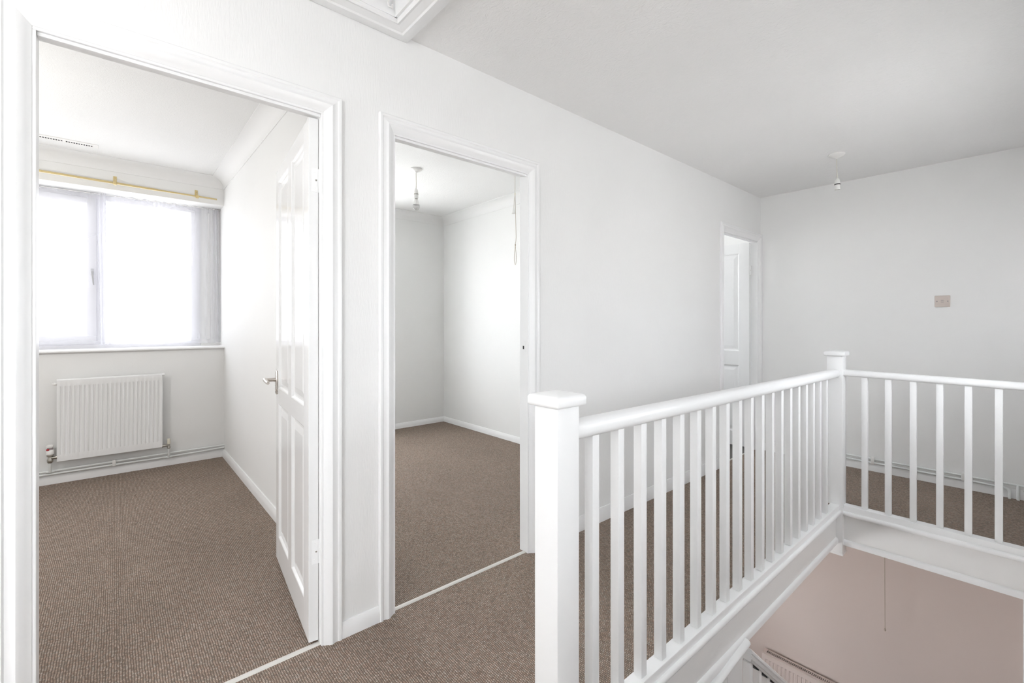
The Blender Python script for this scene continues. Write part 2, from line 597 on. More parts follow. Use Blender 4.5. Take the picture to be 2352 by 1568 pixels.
# hallway below
struct(box(-0.96, XR + 0.12, YF, YF + 0.12, LZ, -0.22).build('wall_hallway_far', 'pink'),
       'pinkish hallway wall far below the balustrades', 'wall')
struct(box(XR, XR + 0.12, YB - 0.15, YF + 0.12, LZ, -0.24).build('wall_hallway_right', 'pink'),
       'hidden pinkish wall beside the stairs', 'wall')
HWY, HWZ = (2.05, 3.25), (-1.92, -0.95)  # added window opening to light the pink wall below
HLX = -0.90
w = MB()
w.box(HLX - .06, HLX, YB - .15, HWY[0], LZ, -0.24)
w.box(HLX - .06, HLX, HWY[1], YF + 0.12, LZ, -0.24)
w.box(HLX - .06, HLX, HWY[0], HWY[1], LZ, HWZ[0])
w.box(HLX - .06, HLX, HWY[0], HWY[1], HWZ[1], -0.24)
struct(w.build('wall_hallway_left', 'pink'),
       'hidden pinkish hallway wall under the landing', 'wall')
w = MB()
FDX, FDZ = (1.25, 1.95), (-1.85, -1.05)  # added glazed opening to light the hallway from the front
w.box(-0.90, FDX[0], YB - 0.15, YB, LZ, -0.24)
w.box(FDX[1], XR, YB - 0.15, YB, LZ, -0.24)
w.box(FDX[0], FDX[1], YB - 0.15, YB, LZ, FDZ[0])
w.box(FDX[0], FDX[1], YB - 0.15, YB, FDZ[1], -0.24)
struct(w.build('wall_hallway_back', 'pink'), 'hidden front wall of the hallway below', 'wall')
struct(box(-0.96, XR + 0.12, YB - 0.15, YF + 0.12, LZ - 0.05, LZ).build('floor_hallway', 'carpet'),
       'hidden carpeted floor of the hallway below', 'floor')

# ------------------------------------------------------------------ door linings and architraves
ARCH = [(0, 0), (0, .0035), (.011, .0095), (.020, .0170), (.028, .0195), (.034, .0175), (.041, .0140), (.049, .0135),
        (.053, .0175), (.062, .0180), (.065, .0150), (.065, 0)]


def architrave(parent, y0, y1, zh, x, sgn, setb=0.008):
    """Two mitred sides and a mitred head on wall face x (sgn = outward direction)."""
    ya, yb, zt = y0 - setb, y1 + setb, zh + setb
    MB().loft([[(x + sgn * t, ya - wv, 0.0) for wv, t in ARCH], [(x + sgn * t, ya - wv, zt + wv) for wv, t in ARCH]]).build('architrave_side', 'gloss', parent, 25)
    MB().loft([[(x + sgn * t, yb + wv, 0.0) for wv, t in ARCH], [(x + sgn * t, yb + wv, zt + wv) for wv, t in ARCH]]).build('architrave_side', 'gloss', parent, 25)
    MB().loft([[(x + sgn * t, ya - wv, zt + wv) for wv, t in ARCH], [(x + sgn * t, yb + wv, zt + wv) for wv, t in ARCH]]).build('architrave_head', 'gloss', parent, 25)


def doorframe(n, y0, y1, label, stop_y=None, full=True):
    t = thing('trim_%d' % n, label, 'door frame', (0, (y0 + y1) / 2, 0), 0, None, 'structure')
    inv = Matrix.Translation((0, -(y0 + y1) / 2, 0))

    class P:      # local helper: build straight into the frame's own space
        pass
    def B(mb, name, mat='gloss', sm=None):
        return mb.build(name, mat, t, sm, inv)
    B(box(-0.062, 0.002, y0 - lin, y0, 0, DH, bev=.0015), 'lining_side')
    B(box(-0.062, 0.002, y1, y1 + lin, 0, DH, bev=.0015), 'lining_side')
    B(box(-0.062, 0.002, y0 - lin, y1 + lin, DH, DH + lin, bev=.0015), 'lining_head')
    B(box(-0.020, -0.006, y0 + .0005, y1 - .0005, DH - 0.010, DH, bev=.001), 'door_stop')
    y0_, y1_ = y0, y1
    ya, yb, zt, sb = y0 - .008, y1 + .008, DH + .008, .008
    lim_b = (lambda wv: min(yb + wv, YF - 0.001))
    B(MB().loft([[(tt, ya - wv, 0.0) for wv, tt in ARCH], [(tt, ya - wv, zt + wv) for wv, tt in ARCH]]), 'architrave_side', sm=25)
    B(MB().loft([[(tt, lim_b(wv), 0.0) for wv, tt in ARCH], [(tt, lim_b(wv), zt + wv) for wv, tt in ARCH]]), 'architrave_side', sm=25)
    B(MB().loft([[(tt, ya - wv, zt + wv) for wv, tt in ARCH], [(tt, lim_b(wv), zt + wv) for wv, tt in ARCH]]), 'architrave_head', sm=25)
    return t, B


f1, B1 = doorframe(1, *D1, 'white moulded frame of the widest doorway nearest the camera')
f2, B2 = doorframe(2, *D2, 'white moulded frame of the narrow middle doorway beside the newel post')
B2(box(-0.040, -0.018, D2[1] - .0012, D2[1] + .001, 1.055, 1.115), 'strike_plate', 'gloss')
B2(box(-0.036, -0.026, D2[1] - .0016, D2[1] - .0004, 1.072, 1.09), 'strike_hole', 'dark')
f3, B3 = doorframe(3, *D3, 'white frame of the farthest doorway in the landing corner')

# carpet bars in the doorways
def bar(y0, y1, x0, x1, label):
    p = [(x0, 0.0), (x0 + .004, .004), ((x0 + x1) / 2, .0065), (x1 - .004, .004), (x1, 0.0)]
    o = MB().extrude([(u, v) for u, v in p], 'y', y0, y1).build('carpet_bar', 'bar', None, 40)
    tag(o, label, 'threshold', 'carpet bars in the doorways')
    return o


bar(D1[0], D1[1], -0.034, -0.010, 'pale metal carpet bar across the left bedroom doorway')
bar(D2[0], D2[1], -0.036, -0.014, 'pale metal carpet bar across the narrow middle doorway')
bar(D3[0], D3[1], -0.046, -0.028, 'thin pale carpet bar at the dark bathroom floor')


# ------------------------------------------------------------------ skirting
def skirt_run(mb, axis, a, c, face, sgn, h=0.083):
    """face: wall plane coordinate, sgn: direction into the room."""
    pr = [(0, 0), (.015, 0), (.015, h * .50), (.011, h * .78), (.006, h), (0, h)]
    pts = [(face + sgn * u, v) for u, v in pr]
    if axis == 'y':
        mb.extrude(pts, 'y', a, c)
    else:
        mb.extrude(pts, 'x', a, c)
    return mb


def arch_out(d, side):
    return d[0] - .073 if side == 0 else d[1] + .073


m_ = MB()
skirt_run(m_, 'y', YB, arch_out(D1, 0), 0, 1)
struct(m_.build('baseboard_left_near', 'gloss', None, 30), 'white skirting on the landing wall left of the first doorway', 'skirting')
m_ = MB()
skirt_run(m_, 'y', arch_out(D1, 1), arch_out(D2, 0), 0, 1, 0.060)
struct(m_.build('baseboard_left_middle', 'gloss', None, 30), 'short white skirting between the first two doorways', 'skirting')
m_ = MB()
skirt_run(m_, 'y', arch_out(D2, 1), arch_out(D3, 0), 0, 1)
struct(m_.build('baseboard_left', 'gloss', None, 30), 'long white skirting on the landing wall behind the balusters', 'skirting')
m_ = MB()
skirt_run(m_, 'x', 0.02, XR, YF, -1, 0.062)
struct(m_.build('baseboard_far', 'gloss', None, 30), 'low white skirting below the pipes on the end wall', 'skirting')
m_ = MB()
skirt_run(m_, 'y', B1Y, PY[0], XW, 1, 0.064)
struct(m_.build('baseboard_bedroom_window', 'gloss', None, 30), 'low white skirting under the bedroom radiator pipes', 'skirting')
m_ = MB()
skirt_run(m_, 'x', XW + .015, -0.06, PY[0], -1, 0.068)
struct(m_.build('baseboard_bedroom_right', 'gloss', None, 30), 'white skirting running to the open panelled door', 'skirting')
m_ = MB()
skirt_run(m_, 'y', PY[1], R2Y, X2, 1, 0.06)
struct(m_.build('baseboard_second_bedroom_window', 'gloss', None, 30), 'white skirting on the back wall through the middle doorway', 'skirting')
m_ = MB()
skirt_run(m_, 'x', X2 + .015, -0.06, R2Y, -1, 0.06)
struct(m_.build('baseboard_second_bedroom_right', 'gloss', None, 30), 'white skirting on the right wall through the middle doorway', 'skirting')


# ------------------------------------------------------------------ coving
def cove_prof(s=0.10, d=0.09):
    pts = [(0, 0), (0, -d), (.006, -d)]
    for i in range(9):
        t = i / 8 * PI / 2
        pts.append((s - (s - .010) * math.cos(t), -d + .006 + (d - .012) * math.sin(t) * 1.0))
    # concave quarter: from wall bottom to ceiling edge
    out = [(0, 0), (0, -d), (.005, -d)]
    for i in range(10):
        t = i / 9 * PI / 2
        out.append((.005 + (s - .005) * (1 - math.cos(t)), -d + .005 + (d - .010) * math.sin(t)))
    out += [(s, 0)]
    return out


CP = cove_prof()


def cove_y(x, sgn, ya, yb, z, mit_a=0, mit_b=0):
    return MB().loft([[(x + sgn * u, ya + mit_a * u, z + v) for u, v in CP], [(x + sgn * u, yb - mit_b * u, z + v) for u, v in CP]])


def cove_x(y, sgn, xa, xb, z, mit_a=0, mit_b=0):
    return MB().loft([[(xa + mit_a * u, y + sgn * u, z + v) for u, v in CP], [(xb - mit_b * u, y + sgn * u, z + v) for u, v in CP]])


struct(cove_y(XW, 1, B1Y, PY[0], RZ, 1, 1).build('trim_4', 'wall_room', None, 35), 'white coving above the brass curtain rod', 'coving')
struct(cove_x(PY[0], -1, XW, -0.06, RZ, 1, 1).build('trim_5', 'wall_room', None, 35), 'white coving over the open bedroom door', 'coving')
struct(cove_y(X2, 1, PY[1], R2Y, RZ - .01, 1, 1).build('trim_6', 'wall_room', None, 35), 'white coving on the back wall beyond the middle doorway', 'coving')
struct(cove_x(R2Y, -1, X2, -0.06, RZ - .01, 1, 1).build('trim_7', 'wall_room', None, 35), 'white coving above the looped pull cord', 'coving')


# ------------------------------------------------------------------ panelled doors
def make_door(name, label, wid, hgt, rails, stiles, loc, rotz):
    """Four-panel moulded door. Local: u along +x from the hinge, thickness y 0..th (y=0 is the seen face), z up."""
    th = 0.034
    t = thing(name, label, 'door', loc, rotz, None, 'structure')
    zs = [0] + rails + [hgt]            # 0, low0, low1, up0, up1, hgt
    us = [0] + stiles + [wid]           # 0, a0, a1, b0, b1, wid
    leaf = MB()
    for i in (0, 2, 4):                 # stiles + muntin, full height
        leaf.box(us[i], us[i + 1], 0, th, 0, hgt, bev=.001 if i != 2 else 0)
    for a, c in ((us[1], us[2]), (us[3], us[4])):
        for k in (0, 2, 4):
            leaf.box(a, c, 0.0, th, zs[k], zs[k + 1])
    leaf.build('leaf', 'door', t)
    for a, c in ((us[1], us[2]), (us[3], us[4])):
        for z0, z1 in ((zs[1], zs[2]), (zs[3], zs[4])):
            mb = MB()
            # moulding slope down, flat, then raised and fielded centre, on both faces
            steps = [(0, 0.0), (.004, .0015), (.010, .0095), (.016, .011), (.024, .011), (.052, .0055), (.056, .0055)]
            for flip in (0, 1):
                rings = []
                for ins, dep in steps:
                    y = dep if not flip else th - dep
                    rings.append([(a + ins, y, z0 + ins), (c - ins, y, z0 + ins), (c - ins, y, z1 - ins), (a + ins, y, z1 - ins)])
                b = bmesh.new()
                R = [[b.verts.new(p) for p in r] for r in rings]
                for r0, r1 in zip(R, R[1:]):
                    for i in range(4):
                        j = (i + 1) % 4
                        b.faces.new((r0[i], r0[j], r1[j], r1[i]) if not flip else (r0[j], r0[i], r1[i], r1[j]))
                b.faces.new(R[-1] if not flip else R[-1][::-1])
                mb._add(b)
            mb.build('door_panel', 'door', t)
    return t


def hinge(parent, u0, z, seen='edge'):
    """Butt hinge on the hinge edge (u=0 plane) of a door; local door space."""
    h = MB()
    h.box(-.0015, .0005, 0.010, 0.036, z - .045, z + .045, bev=.0004, seg=1)
    for k in range(5):
        h.lathe([(.0055, 0), (.0055, .0168)], (-.003, .0405, z - .045 + k * .018), 'z', 10)
    o = h.build('hinge', 'gloss', parent, 30)
    for dz, dy in ((-.03, .020), (0, .026), (.03, .020)):
        MB().lathe([(.0035, 0), (.0028, -.0008), (.0008, -.0008)], (-.0015, dy, z + dz), 'x', 10).build('screw', 'tarnish' if dz == 0 else 'gloss', o, 30)
    return o


ang1 = math.atan2(0.10016, -0.99497)
# local +x runs along the open leaf; local y=0 face looks at the camera, so thickness must go to the far side
# rotating by ang1 sends local +y to (-sin, cos): (-0.10,-0.995) -> mirror by building with rotz and negative thickness
d1 = thing('door_1', 'white four-panel door standing open in the left bedroom', 'door', (-0.0300, 0.5465, 0.012), ang1, None, 'structure')
MIR = Matrix.Diagonal((1, -1, 1, 1))
RAILS = [0.125, 0.795, 0.872, 1.905]
tmp = make_door('tmp_door', 'x', 0.785, 1.968, RAILS, [0.090, 0.357, 0.435, 0.708], (0, 0, 0), 0)
for zz in (0.335, 1.735):
    hinge(tmp, 0, zz)


def adopt(src, dst, mtx):
    for ch in list(src.children):
        for g in list(ch.children):
            g.data.transform(mtx)
            g.data.flip_normals()
        ch.data.transform(mtx)
        ch.data.flip_normals()
        ch.parent = dst
    bpy.data.objects.remove(src)


adopt(tmp, d1, MIR)


def lever_handle(parent, u, z, sgn):
    """Lever on backplate; sgn -1 puts it on the local +y=0 (seen) face side after mirroring."""
    pl = MB()
    pl.box(u - .019, u + .019, min(0, sgn * .007), max(0, sgn * .007), z - .062, z + .058, bev=.0025)
    o = pl.build('lever_handle', 'chrome', parent, 30)
    lv = MB()
    y1, y2 = sgn * .007, sgn * .050
    lv.tube([(u, y1, z + .012), (u, y1 + sgn * .010, z + .012), (u, y2, z + .012)], [.0115, .0095, .0085], 14)
    lv.tube([(u + .008, y2 + sgn * .004, z + .0135), (u - .02, y2 + sgn * .006, z + .013), (u - .07, y2 + sgn * .006, z + .010), (u - .100, y2 + sgn * .004, z + .007)],
            [.0105, .0095, .0085, .0075], 12)
    lv.build('lever', 'chrome', o, 40)
    for dz in (-.050, .046):
        MB().lathe([(.004, 0), (.003, sgn * .0012), (.0005, sgn * .0012)], (u, sgn * .007, z + dz), 'y', 10).build('screw', 'tarnish', o, 30)
    return o


lever_handle(d1, 0.752, 0.900, 1)

d3 = thing('door_3', 'white panelled door standing open in the farthest doorway', 'door', (-0.058, 4.584, 0.022), PI, None, 'structure')
tmp = make_door('tmp_door2', 'x', 0.70, 1.962, [0.135, 0.785, 0.920, 1.872], [0.094, 0.315, 0.385, 0.606], (0, 0, 0), 0)
for zz in (0.25, 1.70):
    hinge(tmp, 0, zz)
adopt(tmp, d3, MIR)
lever_handle(d3, 0.655, 1.0, 1)

# ------------------------------------------------------------------ balustrades
NX0, NX1 = 0.82, 0.91       # newel faces
CXB = 0.865


def newel(name, label, y0, zbot, ztop, group):
    t = thing(name, label, 'newel post', (CXB, y0 + .045, zbot), 0, group)
    H = ztop - zbot
    box(-.045, .045, -.045, .045, 0, H, bev=.004).build('post', 'gloss', t, 30)
    mb = MB()
    rings = []
    for hw, z in ((.044, H), (.056, H + .001), (.0590, H + .003), (.060, H + .008), (.060, H + .024), (.0570, H + .030), (.050, H + .033), (.020, H + .0385), (.002, H + .040)):
        r = min(hw * .15, .005)
        ring = []
        for sx, sy in ((1, 1), (-1, 1), (-1, -1), (1, -1)):
            for k in range(4):
                a = math.atan2(sy, sx) - PI / 4 + k / 3 * PI / 2
                ring.append((sx * (hw - r) + r * math.cos(a), sy * (hw - r) + r * math.sin(a), z))
        rings.append(ring)
    mb.loft(rings)
    mb.build('newel_cap', 'gloss', t, 50)
    return t


NF, NB = 0.900, 3.630     # front faces of the two newels
newel('newel_post', 'thick white capped newel post nearest the camera', NF, -0.40, 0.976, 'newel posts of the landing')
n2 = newel('newel_post', 'white capped newel post at the far corner of the balustrades', NB, -0.318, 0.992, 'newel posts of the landing')
box(-.047, .047, -.047, .047, -0.012, 0.004, bev=.003).build('newel_foot', 'gloss', n2, 30)

RAILP = []       # handrail profile (u across, v up from underside)
for u, v in ((-.022, 0), (.022, 0), (.030, .008), (.032, .018), (.031, .032), (.026, .044), (.016, .051), (0, .0535), (-.016, .051), (-.026, .044), (-.031, .032), (-.032, .018), (-.030, .008)):
    RAILP.append((u, v))


def rail_between(p, q, axis, su=1.0, sv=1.0):
    if axis == 'y':
        return MB().loft([[(p[0] + u, p[1], p[2] + v) for u, v in RAILP], [(q[0] + u, q[1], q[2] + v) for u, v in RAILP]])
    return MB().loft([[(p[0], p[1] + u * su, p[2] + v * sv) for u, v in RAILP], [(q[0], q[1] + u * su, q[2] + v * sv) for u, v in RAILP]])


bal = thing('balustrade', 'long white balustrade along the landing between the two newel posts', 'balustrade', (CXB, NF + .09, 0), 0, 'landing balustrades')
L0 = Matrix.Translation((-CXB, -(NF + .09), 0))
RA, RB = 0.872, 0.852      # rail underside z at both newels (it drops a little)
rail_between((CXB, NF + .09, RA), (CXB, NB, RB), 'y').build('handrail', 'gloss', bal, 50, L0)
box(.842, .893, NF + .09, NB, -.030, 0.005, bev=.0015).build('base_rail', 'gloss', bal, None, L0)
rnd = random.Random(3)
for k in range(19):
    yc = 1.101 + .1283 * k
    zt = RA + (RB - RA) * (yc - NF) / (NB - NF) + .006
    b = MB().box(-.016, .016, -.016, .016, 0.005, zt, bev=.0022)
    b.build('baluster', 'gloss', bal, 30, L0 @ Matrix.Translation((CXB, yc + rnd.uniform(-.002, .002), 0)) @ Matrix.Rotation(rnd.uniform(-.012, .012), 4, 'Z'))

YC2 = NB + .045
bal2 = thing('balustrade', 'short white balustrade in front of the end wall', 'balustrade', (NX1, YC2, 0), 0, 'landing balustrades')
L1 = Matrix.Translation((-NX1, -YC2, 0))
rail_between((NX1, YC2 - .004, 0.861), (XR, YC2 - .004, 0.846), 'x', .80, .80).build('handrail', 'gloss', bal2, 50, L1)
box(NX1, XR, 3.645, 3.705, -.034, 0.005, bev=.0015).build('base_rail', 'gloss', bal2, None, L1)
for k in range(9):
    xc = 1.020 + .1192 * k
    if xc > XR - .03:
        break
    MB().box(-.0155, .0155, -.0155, .0155, 0.005, .866 - .014 * (xc - NX1), bev=.0022).build('baluster', 'gloss', bal2, 30, L1 @ Matrix.Translation((xc, YC2, 0)) @ Matrix.Rotation(rnd.uniform(-.012, .012), 4, 'Z'))

# fascias with nosing and bottom moulding
NOSE = [(.0, -.027), (.024, -.027), (.029, -.030), (.0322, -.036), (.0330, -.043), (.0318, -.050), (.028, -.056), (.022, -.058), (0, -.058)]
QM = [(0, -.213), (.004, -.214), (.0105, -.220), (.0130, -.226), (.0130, -.250), (-.020, -.250), (-.020, -.244), (0, -.244)]
FM = .873                    # face of the long fascia
t = thing('trim_8', 'white boxed edge of the landing under the long balustrade', 'fascia', (FM, NF + .09, 0), 0, None, 'structure')
Lf = Matrix.Translation((-FM, -(NF + .09), 0))
box(FM - .022, FM, NF + .09, NB, -.244, -.031).build('fascia_board', 'satin', t, None, Lf)
MB().extrude([(FM + u, v) for u, v in NOSE], 'y', NF + .09, NB).build('nosing', 'gloss', t, 50, Lf)
MB().extrude([(FM + u, v) for u, v in QM], 'y', NF + .09, NB).build('bottom_moulding', 'gloss', t, 50, Lf)
FYF = 3.665                  # face of the short fascia
t = thing('trim_9', 'white boxed edge of the landing under the short balustrade', 'fascia', (NX1, FYF, 0), 0, None, 'structure')
Lf = Matrix.Translation((-NX1, -FYF, 0))
box(NX1, XR, FYF, FYF + .022, -.252, -.034).build('fascia_board', 'satin', t, None, Lf)
MB().extrude([(FYF - u, v - .004) for u, v in NOSE], 'x', NX1, XR).build('nosing', 'gloss', t, 50, Lf)
MB().extrude([(FYF - u, v - .012) for u, v in QM], 'x', NX1, XR).build('bottom_moulding', 'gloss', t, 50, Lf)

# ------------------------------------------------------------------ stairs below
st = thing('staircase', 'carpeted stairs going down beside the long balustrade', 'staircase', (NX1, .90, LZ), 0)
Ls = Matrix.Translation((-NX1, -.90, -LZ))
RISE, GO = 2.65 / 13, 0.243
for k in range(12):
    z1 = -RISE * (k + 1)
    y0 = .90 + GO * k
    box(.915, XR - .004, y0, y0 + GO + .02, z1 - RISE, z1, bev=.006).build('step', 'carpet', st, 30, Ls)
PIT = RISE / GO
sp = [(.90 - .05, -RISE * 0.2), (.90 + GO * 12.2, -RISE * 12.6), (.90 + GO * 12.2, -RISE * 12.6 - .26), (.90 - .05, -RISE * .2 - .33)]
MB().loft([[(.885, y, z) for y, z in sp], [(.915, y, z) for y, z in sp]]).build('string', 'gloss', st, None, Ls)

sb = thing('stair_balustrade', 'grooved stair handrail sloping down below the landing edge', 'balustrade', (CXB, 2.18, -1.2), 0)
Lb = Matrix.Translation((-CXB, -2.18, 1.2))


def rz(y):
    return -.268 - PIT * (y - 2.18)


GROOVE = [(-.024, -.060), (.024, -.060), (.026, -.048), (.030, -.046), (.032, -.036), (.026, -.031), (.026, -.026), (.033, -.020), (.032, -.008), (.022, 0), (-.022, 0), (-.032, -.008), (-.033, -.020), (-.032, -.046)]
XH = .876
y0, y1 = 2.185, 3.90
MB().loft([[(XH + u, y0, rz(y0) + v) for u, v in GROOVE], [(XH + u, y1, rz(y1) + v) for u, v in GROOVE]]).build('handrail', 'gloss', sb, 40, Lb)
k = 0
yy = 2.215
while yy < 3.85:
    zb = -RISE * 0.2 - (yy - .90) * PIT * 12.4 / 12.2 - .05
    zt = rz(yy) - .056
    MB().box(XH - .016, XH + .016, yy - .016, yy + .016, zb, zt, bev=.002).build('baluster', 'gloss', sb, 30, Lb)
    ya_, yc_ = yy + .018, yy + .086
    MB().loft([[(XH + u, q, rz(q) - .058 - dv) for u, dv in ((-.015, 0), (.015, 0), (.015, .009), (-.015, .009))] for q in (ya_, yc_)]).build('rail_shadow_strip', 'dark', sb, None, Lb)  # dark strip drawn as the groove's shadow under the handrail
    yy += .104
MB().box(XH - .042, XH + .042, 3.86, 3.944, LZ, rz(3.9) + .12, bev=.004).build('newel', 'gloss', sb, 30, Lb)

sp_t = thing('spandrel_panel', 'white boarded panel with a rounded top rail under the landing edge', 'panel', (.88, 1.0, -.3), 0)
Lp = Matrix.Translation((-.88, -1.0, .3))
yb = [1.0, 1.45, 1.72, 1.995, 2.155]
for a, c in zip(yb, yb[1:]):
    za, zc_ = [-RISE * 0.2 - (q - .90) * PIT * 12.4 / 12.2 - .02 for q in (a, c)]
    zlo = min(za, zc_)
    MB().box(.856, .879, a + .001, c - .001, zlo, -.250, bev=.0015).build('board', 'gloss', sp_t, None, Lp)
CAPP = [(-.006, -.022), (.020, -.022), (.034, -.018), (.040, -.009), (.039, .001), (.032, .008), (.022, .011), (-.006, .011)]
MB().loft([[(.868 + u, 1.0, -.362 + v) for u, v in CAPP], [(.868 + u, 2.165, -.233 + v) for u, v in CAPP]]).build('top_rail', 'gloss', sp_t, 50, Lp)

# ------------------------------------------------------------------ window in the left bedroom
wt = thing('window_1', 'wide white framed bedroom window behind the net curtains', 'window', (-3.36, -.575, WZ[0]), 0, None, 'structure')
Lw = Matrix.Translation((3.36, .575, -WZ[0]))
XA, XB_ = -3.40, -3.345
fr = MB()
fr.box(XA, XB_, WY[0], WY[1], WZ[0], WZ[0] + .05, bev=.003)
fr.box(XA, XB_, WY[0], WY[1], WZ[1] - .055, WZ[1], bev=.003)
for fa, fb in ((WY[0], WY[0] + .06), (-1.22, -1.15), (-.128, -.058), (WY[1] - .075, WY[1])):
    fr.box(XA + .0005, XB_ - .0005, fa, fb, WZ[0] + .0505, WZ[1] - .0555, bev=.003)
fr.build('frame', 'upvc', wt, 30, Lw)
for a, c in ((-1.15, -.128), (-1.54, -1.22)):
    sh = MB()
    z0, z1 = WZ[0] + .05, WZ[1] - .055
    sh.box(XB_ + .0005, XB_ + .014, a - .01, a + .055, z0 + .0585, z1 - .0405, bev=.004)
    sh.box(XB_ + .0005, XB_ + .014, c - .048, c + .01, z0 + .0585, z1 - .0405, bev=.004)
    sh.box(XB_ + .0005, XB_ + .0145, a - .01, c + .01, z0 - .01, z0 + .058, bev=.004)
    sh.box(XB_ + .0005, XB_ + .0145, a - .01, c + .01, z1 - .04, z1 + .01, bev=.004)
    s_ = sh.build('sash', 'upvc', wt, 30, Lw)
    MB().box(-3.375, -3.37, a + .0005, c - .0005, z0 + .001, z1 - .001).build('pane', 'glass_bedroom', s_, None, Lw)
    if a == -1.15:
        hd = MB()
        hd.box(XB_ + .014, XB_ + .024, -.152, -.134, 1.60, 1.66, bev=.003)
        hd.tube([(XB_ + .024, -.143, 1.63), (XB_ + .045, -.143, 1.628), (XB_ + .05, -.141, 1.60), (XB_ + .05, -.135, 1.525)], [.008, .008, .008, .006], 8)
        hd.build('window_handle', 'handle', s_, 40, Lw)
MB().box(-3.375, -3.37, -.0575, .5245, WZ[0] + .051, WZ[1] - .0565).build('pane', 'glass_bedroom', wt, None, Lw)
SILL = [(-3.36, .985), (-3.105, .985), (-3.097, .987), (-3.094, .993), (-3.097, 1.002), (-3.105, 1.006), (-3.36, 1.006)]
MB().extrude([(u, v) for u, v in SILL], 'y', WY[0] - .05, PY[0] + .0).build('sill', 'gloss', wt, 40, Lw)

# glazing of the unseen openings; landing, stair and hallway ones are added for light
def simple_window(n, label, axis, plane, a, c, z0, z1, mull=1):
    t = thing('window_%d' % n, label, 'window', (0, 0, 0), 0, None, 'structure')
    mb = MB()

    def bx(p, q, u0, u1, lo, hi, m):
        if axis == 'x':
            m.box(p, q, u0, u1, lo, hi, bev=.003)
        else:
            m.box(u0, u1, p, q, lo, hi, bev=.003)
    p, q = plane - .025, plane + .025
    bx(p, q, a, c, z0, z0 + .05, mb)
    bx(p, q, a, c, z1 - .05, z1, mb)
    bx(p, q, a, a + .05, z0, z1, mb)
    bx(p, q, c - .05, c, z0, z1, mb)
    for i in range(mull):
        u = a + (c - a) * (i + 1) / (mull + 1)
        bx(p, q, u - .025, u + .025, z0, z1, mb)
    mb.build('frame', 'upvc', t, 30)
    for i in range(mull + 1):
        u0 = a + (c - a) * i / (mull + 1) + .02
        u1 = a + (c - a) * (i + 1) / (mull + 1) - .02
        m2 = MB()
        if axis == 'x':
            m2.box(plane - .002, plane + .002, u0, u1, z0 + .04, z1 - .04)
        else:
            m2.box(u0, u1, plane - .002, plane + .002, z0 + .04, z1 - .04)
        m2.build('pane', {2: 'glass_second', 8: 'glass_dimmed'}.get(n, 'glass'), t)
    return t


simple_window(2, 'hidden window of the room behind the middle doorway', 'x', -3.28, *W2Y, *W2Z)
simple_window(3, 'hidden bathroom window', 'x', BX - .10, *WTY, *WTZ, mull=0)
simple_window(4, 'added window behind the camera lighting the landing', 'y', YB - .10, *WBX, *WBZ)
simple_window(6, 'added window over the stairs outside the frame, for light', 'x', XR + .08, *WSY, *WSZ)
simple_window(8, 'small dimmed window added to light the end of the landing', 'x', XR + .08, *WNY, *WNZ, mull=0)
simple_window(10, 'small opening added beside the stairs outside the frame, for light', 'x', XR + .08, *WQY, *WQZ, mull=0)
simple_window(9, 'added window beside the camera lighting the landing', 'x', XR + .08, *WPY, *WPZ)
simple_window(7, 'added unseen window lighting the hallway below the landing', 'x', HLX - .03, *HWY, *HWZ)
simple_window(5, 'added glazed opening in the front wall lighting the hallway below', 'y', YB - .10, *FDX, *FDZ, mull=0)


# ------------------------------------------------------------------ net curtains
def net(name, label, ya, yb, ztop, zbot, gather, seed):
    """gather(t): how tightly folded at fraction t along the cloth (0..1)."""
    rn = random.Random(seed)
    nu, nv = 760, 26
    # arc positions: denser folds where gathered
    us, acc = [], 0
    wts = [1.0 / (1.0 + 5.0 * gather(i / nu)) for i in range(nu)]
    tot = sum(wts)
    pos = [0]
    for wv in wts:
        acc += wv / tot
        pos.append(acc)
    ph = [rn.uniform(0, 6.28) for _ in range(6)]
    b = bmesh.new()
    grid = []
    for j in range(nv + 1):
        v = j / nv
        row = []
        for i in range(nu + 1):
            t = i / nu
            g = gather(t)
            s = t * 30
            amp = (.004 + .013 * g) * (1 - .3 * v)
            x = amp * math.sin(s * 2.0 + ph[0] + .5 * math.sin(v * 2 + ph[1])) + .0025 * math.sin(s * .7 + v * 3 + ph[2])
            x += (.0022 * math.sin(s * 6 + ph[3])) * max(0, 1 - v * 9)
            y = ya + (yb - ya) * pos[i] + .012 * g * math.sin(v * 3 + ph[4])
            sag = .004 * math.sin(s * 3.1 + ph[5]) * (1 if j == 0 else 0)
            lift = .010 * (0.5 + .5 * math.sin(s * .55 + ph[1])) * (1 if j == nv else 0)
            z = ztop + (zbot - ztop) * v + sag + lift
            row.append(b.verts.new((-3.302 + x, y, z)))
        grid.append(row)
    for r0, r1 in zip(grid, grid[1:]):
        for i in range(nu):
            b.faces.new((r0[i], r0[i + 1], r1[i + 1], r1[i]))
    mb = MB()
    mb._add(b)
    o = mb.build(name, 'sheer')
    den = o.data.attributes.new('cloth_density', 'FLOAT', 'POINT')
    for n_, vtx in enumerate(o.data.vertices):
        t = (n_ % (nu + 1)) / nu
        v = (n_ // (nu + 1)) / nv
        fold = .5 + .5 * math.sin(t * 60 + ph[0] + .5 * math.sin(v * 2 + ph[1]))
        fold2 = .5 + .5 * math.sin(t * 23 + v * 1.5 + ph[2])
        hem = 1.0 if v > .965 or v < .03 else 0.0
        den.data[n_].value = min(.85, .22 + .34 * gather(t) * (.45 + .75 * fold) + .07 * fold2 + .12 * hem)
    tag(o, label, 'net curtain', 'net curtains at the bedroom window')
    return o


def bump(t, c, wd):
    return math.exp(-((t - c) / wd) ** 2)


